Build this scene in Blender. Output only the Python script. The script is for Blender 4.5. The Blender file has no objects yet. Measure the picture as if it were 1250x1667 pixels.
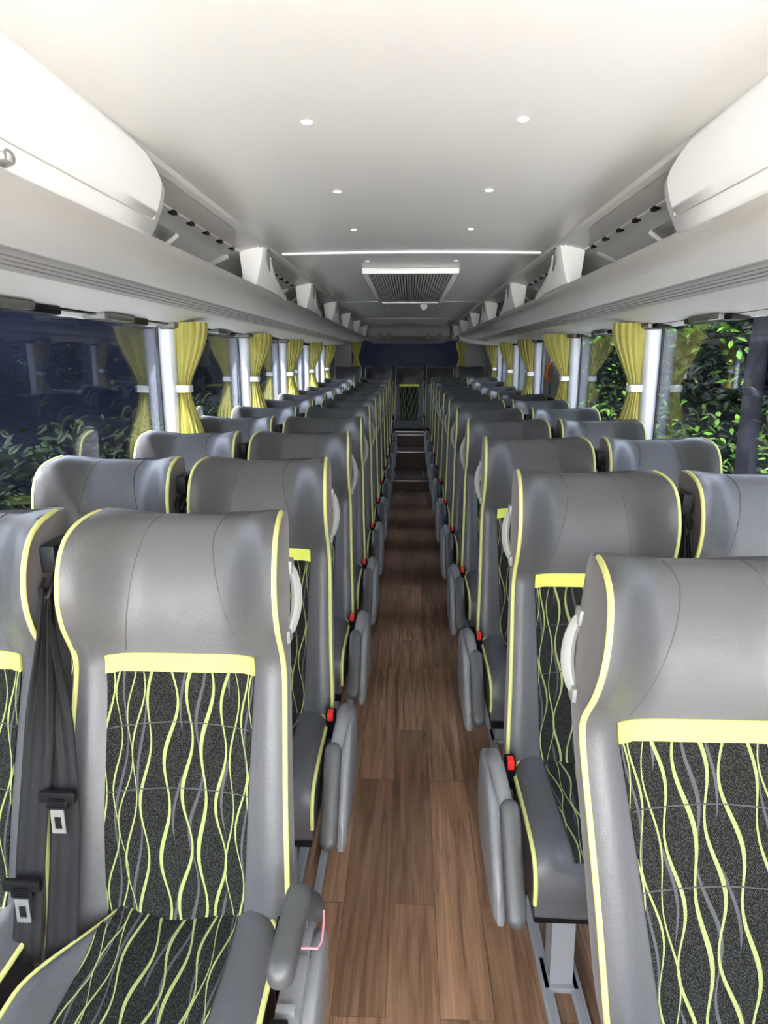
import bpy, bmesh, math, random
from mathutils import Vector, Matrix
random.seed(7)
sc = bpy.context.scene
COL = sc.collection
PI = math.pi

# ------------------------------------------------------------------ materials
def nt(m):
    m.use_nodes = True
    t = m.node_tree
    return t, t.nodes, t.links

def pbsdf(name, col, rough=.5, metal=0., bump=None, bscale=400, spec=.5, vary=0., vscale=3., coat=0., sheen=0.):
    m = bpy.data.materials.new(name)
    t, N, L = nt(m)
    b = N['Principled BSDF']
    b.inputs['Base Color'].default_value = (*col, 1)
    b.inputs['Roughness'].default_value = rough
    b.inputs['Metallic'].default_value = metal
    b.inputs['Specular IOR Level'].default_value = spec
    b.inputs['Coat Weight'].default_value = coat
    b.inputs['Sheen Weight'].default_value = sheen
    tc = N.new('ShaderNodeTexCoord')
    if vary > 0:
        n = N.new('ShaderNodeTexNoise'); n.inputs['Scale'].default_value = vscale
        n.inputs['Detail'].default_value = 4
        L.new(tc.outputs['Object'], n.inputs['Vector'])
        mr = N.new('ShaderNodeMapRange'); mr.inputs[1].default_value = .3; mr.inputs[2].default_value = .7
        mr.inputs[3].default_value = 1 - vary; mr.inputs[4].default_value = 1 + vary
        L.new(n.outputs['Fac'], mr.inputs[0])
        mx = N.new('ShaderNodeVectorMath'); mx.operation = 'SCALE'
        mx.inputs[0].default_value = col
        L.new(mr.outputs[0], mx.inputs['Scale']); L.new(mx.outputs[0], b.inputs['Base Color'])
    if bump:
        n = N.new('ShaderNodeTexNoise'); n.inputs['Scale'].default_value = bscale
        n.inputs['Detail'].default_value = 3
        L.new(tc.outputs['Object'], n.inputs['Vector'])
        bp = N.new('ShaderNodeBump'); bp.inputs['Strength'].default_value = bump; bp.inputs['Distance'].default_value = .001
        L.new(n.outputs['Fac'], bp.inputs['Height']); L.new(bp.outputs[0], b.inputs['Normal'])
    return m

def leather(name, col, rough=.42):
    m = bpy.data.materials.new(name)
    t, N, L = nt(m); b = N['Principled BSDF']
    b.inputs['Base Color'].default_value = (*col, 1); b.inputs['Roughness'].default_value = rough
    b.inputs['Specular IOR Level'].default_value = .5
    tc = N.new('ShaderNodeTexCoord')
    v = N.new('ShaderNodeTexVoronoi'); v.inputs['Scale'].default_value = 420
    L.new(tc.outputs['Object'], v.inputs['Vector'])
    w = N.new('ShaderNodeTexNoise'); w.inputs['Scale'].default_value = 9; w.inputs['Detail'].default_value = 2
    L.new(tc.outputs['Object'], w.inputs['Vector'])
    b1 = N.new('ShaderNodeBump'); b1.inputs['Strength'].default_value = .45; b1.inputs['Distance'].default_value = .0006
    L.new(v.outputs['Distance'], b1.inputs['Height'])
    b2 = N.new('ShaderNodeBump'); b2.inputs['Strength'].default_value = .35; b2.inputs['Distance'].default_value = .008
    L.new(w.outputs['Fac'], b2.inputs['Height']); L.new(b1.outputs[0], b2.inputs['Normal'])
    L.new(b2.outputs[0], b.inputs['Normal'])
    return m

M = {}
M['leather'] = leather('grey_leather', (.072, .072, .074))
M['leather_body'] = leather('blue_grey_leather', (.071, .071, .077))
M['velour'] = pbsdf('taupe_velour', (.080, .070, .070), .9, bump=.3, bscale=900, sheen=.15)
M['piping'] = pbsdf('lime_piping', (.50, .50, .17), .55)
M['band'] = pbsdf('lime_band', (.62, .68, .11), .6, bump=.1, bscale=900)
M['thread'] = pbsdf('dark_thread', (.035, .035, .04), .7)
M['black'] = pbsdf('black_plastic', (.006, .006, .007), .45, spec=.15)
M['strap'] = pbsdf('black_webbing', (.010, .010, .011), .6, bump=.6, bscale=1500, spec=.2)
M['steel'] = pbsdf('steel', (.62, .62, .64), .28, .9)
M['red'] = pbsdf('red_button', (.75, .02, .015), .35)
M['pad'] = pbsdf('armrest_grey', (.066, .066, .068), .40, bump=.35, bscale=700)
M['console'] = pbsdf('console_grey', (.20, .20, .205), .35)
M['handle'] = pbsdf('handle_grey', (.24, .245, .235), .4)
M['lilac'] = pbsdf('painted_steel', (.27, .275, .295), .38)
M['trim'] = pbsdf('pillar_white', (.62, .63, .68), .35)
M['rack'] = pbsdf('rack_grey', (.47, .455, .435), .42, bump=.1, bscale=600)
M['cove'] = pbsdf('cove_grey_brightened', (.66, .645, .625), .45)  # paler copy of the rack grey; light missing in the cove is in the colour
M['rackdark'] = pbsdf('rack_recess', (.50, .485, .465), .5)
M['groove'] = pbsdf('groove_grey', (.22, .21, .205), .5)
M['white'] = pbsdf('gloss_white', (.96, .96, .955), .22)
M['offwhite'] = pbsdf('bracket_white', (.80, .79, .77), .35)
M['ceil'] = pbsdf('ceiling_vinyl', (.66, .65, .63), .30, bump=.15, bscale=350, vary=.015, vscale=2)
M['wall'] = pbsdf('wall_grey', (.42, .42, .43), .6, bump=.2, bscale=300)
M['gasket'] = pbsdf('rubber', (.01, .01, .01), .6)
M['duct'] = pbsdf('duct_grey', (.27, .26, .26), .5)
M['orange'] = pbsdf('orange_plastic', (.75, .17, .02), .35)
M['green'] = pbsdf('green_sign', (.03, .25, .17), .5)
M['step_edge'] = pbsdf('step_nosing', (.75, .76, .78), .3, .6)
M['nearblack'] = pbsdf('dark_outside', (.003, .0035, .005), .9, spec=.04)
M['navy'] = pbsdf('navy_backdrop', (.0045, .0055, .011), .9, spec=.04, vary=.5, vscale=1.2)
M['bark'] = pbsdf('bark', (.008, .008, .010), .9, spec=.05, vary=.4, vscale=6)
M['ground'] = pbsdf('pale_concrete', (.62, .60, .56), .9, vary=.3, vscale=4)
M['lampshell'] = pbsdf('lamp_shell', (.13, .125, .12), .25)
M['pink'] = pbsdf('pink_trim', (.60, .20, .24), .4)

def curtain_mat():
    m = bpy.data.materials.new('lime_curtain'); t, N, L = nt(m)
    b = N['Principled BSDF']; b.inputs['Base Color'].default_value = (.56, .52, .14, 1); b.inputs['Roughness'].default_value = .65
    b.inputs['Sheen Weight'].default_value = .3
    tr = N.new('ShaderNodeBsdfTranslucent'); tr.inputs['Color'].default_value = (.62, .58, .14, 1)
    mx = N.new('ShaderNodeMixShader'); mx.inputs[0].default_value = .35
    o = N['Material Output']
    L.new(b.outputs[0], mx.inputs[1]); L.new(tr.outputs[0], mx.inputs[2]); L.new(mx.outputs[0], o.inputs[0])
    return m
M['curtain'] = curtain_mat()

def glass_mat(name, tint, ior=1.5):
    m = bpy.data.materials.new(name); t, N, L = nt(m)
    for n in list(N):
        if n.type == 'BSDF_PRINCIPLED': N.remove(n)
    o = N['Material Output']
    tr = N.new('ShaderNodeBsdfTransparent'); tr.inputs['Color'].default_value = (*tint, 1)
    gl = N.new('ShaderNodeBsdfGlossy'); gl.inputs['Roughness'].default_value = .012; gl.inputs['Color'].default_value = (.95, .97, 1, 1)
    fr = N.new('ShaderNodeFresnel'); fr.inputs['IOR'].default_value = ior
    ge = N.new('ShaderNodeNewGeometry'); mr = N.new('ShaderNodeMapRange'); mr.inputs[3].default_value = ior; mr.inputs[4].default_value = 1/ior
    L.new(ge.outputs['Backfacing'], mr.inputs[0]); L.new(mr.outputs[0], fr.inputs['IOR'])
    mx = N.new('ShaderNodeMixShader')
    L.new(fr.outputs[0], mx.inputs[0]); L.new(tr.outputs[0], mx.inputs[1]); L.new(gl.outputs[0], mx.inputs[2]); L.new(mx.outputs[0], o.inputs[0])
    return m
M['glass'] = glass_mat('tinted_glass', (.60, .63, .68), 1.62)
M['glass_rear'] = glass_mat('rear_glass', (.30, .32, .38), 1.04)
M['glass_clear'] = glass_mat('clear_glass', (.93, .95, .95), 1.3)

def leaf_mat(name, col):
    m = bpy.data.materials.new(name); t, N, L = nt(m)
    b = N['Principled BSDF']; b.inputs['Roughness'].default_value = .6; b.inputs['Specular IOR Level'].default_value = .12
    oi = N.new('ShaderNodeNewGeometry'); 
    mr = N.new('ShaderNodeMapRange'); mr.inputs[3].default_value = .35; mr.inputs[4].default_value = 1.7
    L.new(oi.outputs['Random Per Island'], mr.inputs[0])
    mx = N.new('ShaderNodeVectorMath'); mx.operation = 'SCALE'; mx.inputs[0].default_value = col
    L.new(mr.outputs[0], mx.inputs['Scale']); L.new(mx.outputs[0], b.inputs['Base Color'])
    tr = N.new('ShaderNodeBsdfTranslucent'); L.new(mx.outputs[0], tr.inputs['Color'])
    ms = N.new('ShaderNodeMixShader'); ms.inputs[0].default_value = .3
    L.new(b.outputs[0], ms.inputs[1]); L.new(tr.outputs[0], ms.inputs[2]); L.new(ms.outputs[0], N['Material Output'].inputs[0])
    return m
M['leaf'] = leaf_mat('leaf_lit', (.045, .10, .010))  # brighter leaf tone, sunlight on the foliage put into the colour
M['leafdark'] = leaf_mat('leaf_shaded', (.0028, .0075, .0016))  # near-black leaf tone, shade of shrubs and hedge put into the colour

def wood_mat(name, c1, c2, dark=1.):
    m = bpy.data.materials.new(name); t, N, L = nt(m); b = N['Principled BSDF']
    tc = N.new('ShaderNodeTexCoord')
    mp = N.new('ShaderNodeMapping'); mp.inputs['Rotation'].default_value = (0, 0, PI/2)
    mp.inputs['Location'].default_value = (.37, .045, 0)
    L.new(tc.outputs['Object'], mp.inputs[0])
    br = N.new('ShaderNodeTexBrick'); br.offset = .37; br.offset_frequency = 2
    br.inputs['Color1'].default_value = (0, 0, 0, 1); br.inputs['Color2'].default_value = (1, 1, 1, 1); br.inputs['Mortar'].default_value = (.5, .5, .5, 1)
    br.inputs['Scale'].default_value = 1; br.inputs['Brick Width'].default_value = .92; br.inputs['Row Height'].default_value = .128
    br.inputs['Mortar Size'].default_value = .0011; br.inputs['Mortar Smooth'].default_value = .2
    L.new(mp.outputs[0], br.inputs['Vector'])
    # grain stretched along the planks
    g = N.new('ShaderNodeMapping'); g.inputs['Scale'].default_value = (26, 1.3, 1)
    off = N.new('ShaderNodeVectorMath'); off.operation = 'MULTIPLY_ADD'
    off.inputs[1].default_value = (7, 7, 7)
    L.new(br.outputs['Color'], off.inputs[0]); L.new(tc.outputs['Object'], g.inputs[0]); L.new(g.outputs[0], off.inputs[2])
    n1 = N.new('ShaderNodeTexNoise'); n1.inputs['Scale'].default_value = 1.4; n1.inputs['Detail'].default_value = 7; n1.inputs['Distortion'].default_value = 1.1
    L.new(off.outputs[0], n1.inputs['Vector'])
    g2 = N.new('ShaderNodeMapping'); g2.inputs['Scale'].default_value = (170, 5, 1); L.new(tc.outputs['Object'], g2.inputs[0])
    n2 = N.new('ShaderNodeTexNoise'); n2.inputs['Scale'].default_value = 1; n2.inputs['Detail'].default_value = 3
    L.new(g2.outputs[0], n2.inputs['Vector'])
    r = N.new('ShaderNodeValToRGB'); r.color_ramp.elements[0].position = .3; r.color_ramp.elements[1].position = .7
    r.color_ramp.elements[0].color = (*c1, 1); r.color_ramp.elements[1].color = (*c2, 1)
    L.new(n1.outputs['Fac'], r.inputs[0])
    def mrange(sock, a, b2, lo, hi):
        q = N.new('ShaderNodeMapRange'); q.inputs[1].default_value = a; q.inputs[2].default_value = b2; q.inputs[3].default_value = lo; q.inputs[4].default_value = hi
        L.new(sock, q.inputs[0]); return q.outputs[0]
    sepc = N.new('ShaderNodeSeparateColor'); L.new(br.outputs['Color'], sepc.inputs[0])
    k1 = mrange(sepc.outputs[0], 0, 1, .72, 1.25); k2 = mrange(n2.outputs['Fac'], .3, .7, .82, 1.15)
    k3 = mrange(br.outputs['Fac'], 0, 1, 1, .45)
    mm = N.new('ShaderNodeMath'); mm.operation = 'MULTIPLY'; L.new(k1, mm.inputs[0]); L.new(k2, mm.inputs[1])
    m2 = N.new('ShaderNodeMath'); m2.operation = 'MULTIPLY'; L.new(mm.outputs[0], m2.inputs[0]); L.new(k3, m2.inputs[1])
    sc_ = N.new('ShaderNodeVectorMath'); sc_.operation = 'SCALE'; L.new(r.outputs[0], sc_.inputs[0]); L.new(m2.outputs[0], sc_.inputs['Scale'])
    L.new(sc_.outputs[0], b.inputs['Base Color']); b.inputs['Roughness'].default_value = .42
    return m
M['wood'] = wood_mat('wood_vinyl', (.135, .068, .036), (.34, .195, .115))
M['riser'] = pbsdf('brown_riser', (.075, .042, .030), .5, vary=.2)

def fabric_mat():
    """charcoal weave with wavy lime and grey stripes; UV in metres (u across, v along)"""
    m = bpy.data.materials.new('stripe_fabric'); t, N, L = nt(m); b = N['Principled BSDF']
    uv = N.new('ShaderNodeUVMap'); uv.uv_map = 'UVMap'
    sp = N.new('ShaderNodeSeparateXYZ'); L.new(uv.outputs[0], sp.inputs[0]); U, V = sp.outputs[0], sp.outputs[1]
    def mt(op, a, b_=None, c=None):
        n = N.new('ShaderNodeMath'); n.operation = op
        for i, x in enumerate((a, b_, c)):
            if x is None: continue
            if isinstance(x, (int, float)): n.inputs[i].default_value = x
            else: L.new(x, n.inputs[i])
        return n.outputs[0]
    def line(x0, amp, per, ph, w, wmod=.35, seg=None):
        k = 2*PI/per
        s = mt('SINE', mt('MULTIPLY_ADD', V, k, ph))
        s2 = mt('SINE', mt('MULTIPLY_ADD', V, k*.53, ph*1.7))
        xx = mt('MULTIPLY_ADD', s, amp, x0); xx = mt('MULTIPLY_ADD', s2, amp*.35, xx)
        d = mt('ABSOLUTE', mt('SUBTRACT', U, xx))
        w = w*.88; ww = mt('MULTIPLY_ADD', mt('SINE', mt('MULTIPLY_ADD', V, k, ph+2.1)), w*wmod, w)
        if seg:
            g = mt('SINE', mt('MULTIPLY_ADD', V, 2*PI/seg[0], seg[1]))
            ww = mt('MULTIPLY', ww, mt('MINIMUM', mt('MAXIMUM', mt('MULTIPLY_ADD', g, 1.6, .75), 0.), 1.))
        return mt('LESS_THAN', d, ww)
    lime = [(-.138,.006,.21,.3,.0018),(-.117,.008,.19,2.2,.0014),(-.098,.009,.20,4.4,.0012),(-.083,.009,.22,1.0,.0015),
            (-.060,.008,.205,3.6,.0024),(-.018,.009,.195,.4,.0032),(.020,.010,.200,2.9,.0030),(.052,.008,.205,.2,.0034),
            (.086,.009,.195,3.4,.0026),(.105,.007,.21,1.1,.0014),(.125,.008,.2,4.9,.0016),(.140,.006,.19,2.4,.0013)]
    grey = [(-.108,.007,.24,5.2,.0022,None),(-.072,.006,.23,2.9,.0022,None),(.004,.007,.21,4.6,.0022,(.2,.5)),(.038,.009,.2,4.9,.0028,None),
            (.097,.008,.23,4.2,.0022,(.26,1.5)),(.133,.006,.22,.4,.0018,None)]
    def comb(lst):
        o = None
        for x in lst:
            o = x if o is None else mt('MAXIMUM', o, x)
        return o
    LM = comb([line(*a) for a in lime]); GM = comb([line(a[0],a[1],a[2],a[3],a[4],.4,a[5]) for a in grey])
    # weave: fine diagonal ribs + speckle
    mp = N.new('ShaderNodeMapping'); mp.inputs['Rotation'].default_value = (0,0,.6); mp.inputs['Scale'].default_value = (520, 260, 1)
    L.new(uv.outputs[0], mp.inputs[0])
    vo = N.new('ShaderNodeTexVoronoi'); vo.inputs['Scale'].default_value = 1.; vo.inputs['Randomness'].default_value = .35
    L.new(mp.outputs[0], vo.inputs['Vector'])
    wv = mt('LESS_THAN', vo.outputs['Distance'], .30)
    rib = mt('GREATER_THAN', mt('SINE', mt('ADD', mt('MULTIPLY', V, 2600), mt('MULTIPLY', U, 1300))), -.35)
    def mixc(f, a, b_):
        n = N.new('ShaderNodeMix'); n.data_type = 'RGBA'
        L.new(f, n.inputs[0])
        for i, x in ((6, a), (7, b_)):
            if isinstance(x, tuple): n.inputs[i].default_value = (*x, 1)
            else: L.new(x, n.inputs[i])
        return n.outputs[2]
    base = mixc(wv, (.0065, .0067, .0062), (.058, .060, .054))
    c = mixc(GM, base, (.062, .062, .069))
    lm = mixc(rib, (.10, .125, .04), (.33, .38, .14))
    c = mixc(LM, c, lm)
    L.new(c, b.inputs['Base Color']); b.inputs['Roughness'].default_value = .9; b.inputs['Specular IOR Level'].default_value = .12
    bp = N.new('ShaderNodeBump'); bp.inputs['Strength'].default_value = .3; bp.inputs['Distance'].default_value = .001
    L.new(vo.outputs['Distance'], bp.inputs['Height']); L.new(bp.outputs[0], b.inputs['Normal'])
    return m
M['fabric'] = fabric_mat()

# ------------------------------------------------------------------ mesh helpers
class MB:
    def __init__(s): s.v = []; s.f = []; s.m = []; s.uv = {}
    def add(s, vs, fs, mi=0):
        o = len(s.v); s.v += [tuple(p) for p in vs]
        for f in fs: s.f.append(tuple(i+o for i in f)); s.m.append(mi)
        return o
    def grid(s, rows, mi=0, closed=False, cap=False, uvs=None):
        n = len(rows[0]); o = len(s.v)
        for r in rows: s.v += [tuple(p) for p in r]
        for i in range(len(rows)-1):
            for j in range(n if closed else n-1):
                k = (j+1) % n
                s.f.append((o+i*n+j, o+i*n+k, o+(i+1)*n+k, o+(i+1)*n+j)); s.m.append(mi(i, j) if callable(mi) else mi)
        if cap:
            s.f.append(tuple(o+j for j in range(n))[::-1]); s.m.append(mi(0, 0) if callable(mi) else mi)
            s.f.append(tuple(o+(len(rows)-1)*n+j for j in range(n))); s.m.append(mi(len(rows)-2, 0) if callable(mi) else mi)
        if uvs:
            for i, r in enumerate(uvs):
                for j, q in enumerate(r): s.uv[o+i*n+j] = q
        return o
    def box(s, x0, x1, y0, y1, z0, z1, mi=0, bev=0.):
        if bev <= 0:
            vs = [(x, y, z) for x in (x0, x1) for y in (y0, y1) for z in (z0, z1)]
            s.add(vs, [(0,1,3,2),(4,6,7,5),(0,4,5,1),(2,3,7,6),(0,2,6,4),(1,5,7,3)], mi); return
        bm = bmesh.new(); bmesh.ops.create_cube(bm, size=1)
        for v in bm.verts: v.co = Vector(((x0+x1)/2+v.co.x*(x1-x0), (y0+y1)/2+v.co.y*(y1-y0), (z0+z1)/2+v.co.z*(z1-z0)))
        bmesh.ops.bevel(bm, geom=bm.edges[:], offset=bev, segments=2, profile=.6, affect='EDGES')
        s.bm(bm, mi)
    def bm(s, bm, mi=0, mat=None):
        bm.verts.index_update()
        vs = [(mat @ v.co) if mat else v.co for v in bm.verts]
        s.add([tuple(v) for v in vs], [tuple(v.index for v in f.verts) for f in bm.faces], mi); bm.free()
    def tube(s, pts, r, n=6, mi=0, cap=True, flat=1.):
        pts = [Vector(p) for p in pts]; rows = []; prev = None
        for i, p in enumerate(pts):
            d = (pts[min(i+1, len(pts)-1)] - pts[max(i-1, 0)]).normalized()
            if prev is None:
                a = d.orthogonal().normalized()
            else:
                a = (prev - d*prev.dot(d)).normalized()
            prev = a; bb = d.cross(a)
            rr = r(i/(len(pts)-1)) if callable(r) else r
            rows.append([p + a*rr*math.cos(2*PI*k/n)*flat + bb*rr*math.sin(2*PI*k/n) for k in range(n)])
        s.grid(rows, mi, closed=True, cap=cap)
    def prism(s, poly, axis, a, b, mi=0):
        """poly: 2D points; extruded along axis from a to b (other axes in xyz order)"""
        def P(q, t):
            if axis == 'x': return (t, q[0], q[1])
            if axis == 'y': return (q[0], t, q[1])
            return (q[0], q[1], t)
        s.grid([[P(q, a) for q in poly], [P(q, b) for q in poly]], mi, closed=True, cap=True)
    def sweep(s, poly, ys, mi=0):
        s.grid([[(q[0], y, q[1]) for q in poly] for y in ys], mi)
    def build(s, name, mats, parent=None, smooth=True, mirror=False, angle=40, data_only=False, solid=0):
        me = bpy.data.meshes.new(name)
        vs = [(-x, y, z) for x, y, z in s.v] if mirror else s.v
        me.from_pydata(vs, [], s.f)
        mats = mats if isinstance(mats, (list, tuple)) else [mats]
        for m in mats: me.materials.append(M[m])
        for p, i in zip(me.polygons, s.m): p.material_index = i
        if s.uv:
            ul = me.uv_layers.new(name='UVMap')
            for l in me.loops: ul.data[l.index].uv = s.uv.get(l.vertex_index, (0, 0))
        bm = bmesh.new(); bm.from_mesh(me); bmesh.ops.remove_doubles(bm, verts=bm.verts, dist=1e-6)
        bmesh.ops.recalc_face_normals(bm, faces=bm.faces); bm.to_mesh(me); bm.free()
        if smooth:
            for p in me.polygons: p.use_smooth = True
            me.set_sharp_from_angle(angle=math.radians(angle))
        o = bpy.data.objects.new(name, me); COL.objects.link(o)
        if solid:
            md = o.modifiers.new('thickness', 'SOLIDIFY'); md.thickness = solid; md.offset = 0
        if parent: o.parent = parent
        return o

def empty(name, loc=(0,0,0)):
    o = bpy.data.objects.new(name, None); o.location = loc; o.empty_display_size = .1; COL.objects.link(o); return o
def tag(o, label, cat, group=None, kind=None):
    o['label'] = label; o['category'] = cat
    if group: o['group'] = group
    if kind: o['kind'] = kind
    return o
def struct(o): o['kind'] = 'structure'; return o
def children(o): return [c for c in KIDS.get(o.name, [])]
KIDS = {}
def refresh():
    KIDS.clear()
    for o in bpy.data.objects:
        if o.parent: KIDS.setdefault(o.parent.name, []).append(o)
def copy_tree(o, parent=None):
    c = o.copy(); COL.objects.link(c); c.parent = parent
    for ch in children(o): copy_tree(ch, c)
    return c

def sstep(a, b, x):
    t = min(max((x-a)/(b-a), 0), 1); return t*t*(3-2*t)
def cr(tab, t):
    """catmull-rom through rows of tab at parameter t in [0,len-1]"""
    n = len(tab); i = min(int(t), n-2); f = t-i
    p = [tab[min(max(j, 0), n-1)] for j in (i-1, i, i+1, i+2)]
    return [.5*((2*b)+(-a+c)*f+(2*a-5*b+4*c-d)*f*f+(-a+3*b-3*c+d)*f**3) for a, b, c, d in zip(*p)]

# ------------------------------------------------------------------ the coach seat
# local frame: x across (aisle side +x before mirroring), -y the way it faces, floor z=0, backrest foot at y=0
BT = [(.34, 0, 0, .200, .10), (.42, 0, -.012, .212, .11), (.48, 0, -.018, .216, .11), (.56, -.008, -.026, .214, .11), (.66, -.012, -.030, .210, .105),
      (.78, -.006, -.028, .206, .10), (.88, 0, -.026, .203, .095), (.93, -.003, -.032, .201, .09), (.97, -.012, -.056, .200, .088),
      (1.01, -.020, -.088, .199, .085), (1.06, -.024, -.114, .198, .08), (1.105, -.018, -.122, .197, .075), (1.14, -.006, -.115, .196, .07),
      (1.163, .008, -.096, .194, .068), (1.177, .022, -.064, .191, .064), (1.184, .038, -.022, .187, .060), (1.185, .048, .022, .183, .052)]
NB = len(BT)-1
REC = .30
def yl(z): return REC*(z-.48)
def front(u, t, off=0.):
    z, yc, yg, w, yb = cr(BT, t)
    a = abs(u)
    f = sstep(.88, .99, z); b2 = sstep(.60, .86, a)
    b = sstep(.40, 1., a)*.85 + .15*a*a; e = .012*sstep(.90, 1, a)*(1-f) + .004*sstep(.93, 1, a)*f
    b = b*f + b2*(1-f)
    y = yl(z) + yc*(1-b) + yg*b + e - off
    zt = z + .013*sstep(.5, .95, a)*sstep(1.08, 1.18, z)
    return Vector((u*w, y, zt + off*.3))
def tz(z):
    lo, hi = 0., float(NB)
    for _ in range(40):
        m = (lo+hi)/2
        if cr(BT, m)[0] < z: lo = m
        else: hi = m
    return lo
US = [math.sin(PI/2*(-1+2*i/24))*.35+(-1+2*i/24)*.65 for i in range(25)]

def backrest_mb():
    mb = MB(); rows = []
    T = [NB*i/52 for i in range(53)]
    nf = len(US)
    for t in T:
        z, yc, yg, w, yb = cr(BT, t); r = [front(u, t) for u in US]
        zz = r[-1].z; yf = r[-1].y; ybk = yl(z)+yb
        def side(s):
            e = .005*sstep(.92, 1.06, z)
            return [Vector((s*(w+e*.2), yf+(ybk-yf)*.12, zz)), Vector((s*(w+e*.8), yf+(ybk-yf)*.4, zz)), Vector((s*(w+e), yf+(ybk-yf)*.7, zz)), Vector((s*(w-.008+e), yf+(ybk-yf)*.92, zz)), Vector((s*(w-.035), ybk, zz-.002))]
        r += side(1); r += [Vector((x*w, ybk+.004*(1-x*x), z)) for x in (.6, .3, 0, -.3, -.6)]
        r += side(-1)[::-1]
        rows.append(r)
    def mi(i, j): return 0 if j < nf-1 else 1
    mb.grid(rows, mi, closed=True, cap=True)
    return mb
def shell(zlo, zhi, ulo, uhi, off, nrow=16, ncol=12, uv=False, tmax=None, zedge=0., mi=0, back=.004):
    """raised patch that follows the front surface, with closed edges"""
    mb = MB(); rows = []; uvs = []; L = 0; prev = None
    thi = tmax if tmax is not None else tz(zhi)
    for i in range(nrow+1):
        row = []; uvr = []
        for j in range(ncol+1):
            s = -1+2*j/ncol
            lo = tz(zlo + zedge*sstep(.6, 1, abs(s))) if zedge else tz(zlo)
            t = lo+(thi-lo)*i/nrow
            f = i/nrow
            u = s*(ulo+(uhi-ulo)*f)
            o = off
            p = front(u, t, o); row.append(p)
            uvr.append([p.x, 0])
        if prev is not None: L += (row[ncol//2]-prev).length
        prev = row[ncol//2]
        rows.append(row); uvs.append([(q[0], L) for q in uvr])
    # closing rim pushed back into the seat
    full = []; fuv = []
    def push(p): return Vector((p.x, p.y+off+back, p.z))
    full.append([push(rows[0][0])]+[push(p) for p in rows[0]]+[push(rows[0][-1])])
    fuv.append([uvs[0][0]]+uvs[0]+[uvs[0][-1]])
    for r, q in zip(rows, uvs):
        full.append([push(r[0])]+r+[push(r[-1])]); fuv.append([q[0]]+q+[q[-1]])
    full.append([push(rows[-1][0])]+[push(p) for p in rows[-1]]+[push(rows[-1][-1])]); fuv.append([uvs[-1][0]]+uvs[-1]+[uvs[-1][-1]])
    mb.grid(full, mi, uvs=fuv if uv else None)
    return mb
def seam_pts(f, n=18, off=.0042):
    return [front(f(i/n)[0], f(i/n)[1], off) for i in range(n+1)]

CPATH = [(.06, .462), (-.03, .466), (-.12, .466), (-.20, .468), (-.28, .468), (-.33, .464), (-.362, .453), (-.382, .432), (-.390, .40), (-.388, .36), (-.380, .332), (-.30, .325), (0.03, .325)]
def cush_hw(y, side):
    # side +1: aisle (small corner), -1: belt side (long diagonal corner)
    if side > 0: return .150+.058*sstep(.05, -.06, y)
    return .105+.103*sstep(.03, -.19, y)
def cush_pt(u, y, z, off=0.):
    s = 1 if u >= 0 else -1; a = abs(u)
    hw = cush_hw(y, s)
    top = sstep(.42, .455, z)
    dz = (.014*sstep(.62, .85, a) - .012*sstep(.9, 1, a))*top
    dip = -.012*(1-sstep(.0, .6, a))*top
    fy = -.006*math.cos(a*PI/2)*sstep(.46, .40, z)
    return Vector((u*hw, y+fy, z+dz+dip+off))

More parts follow.
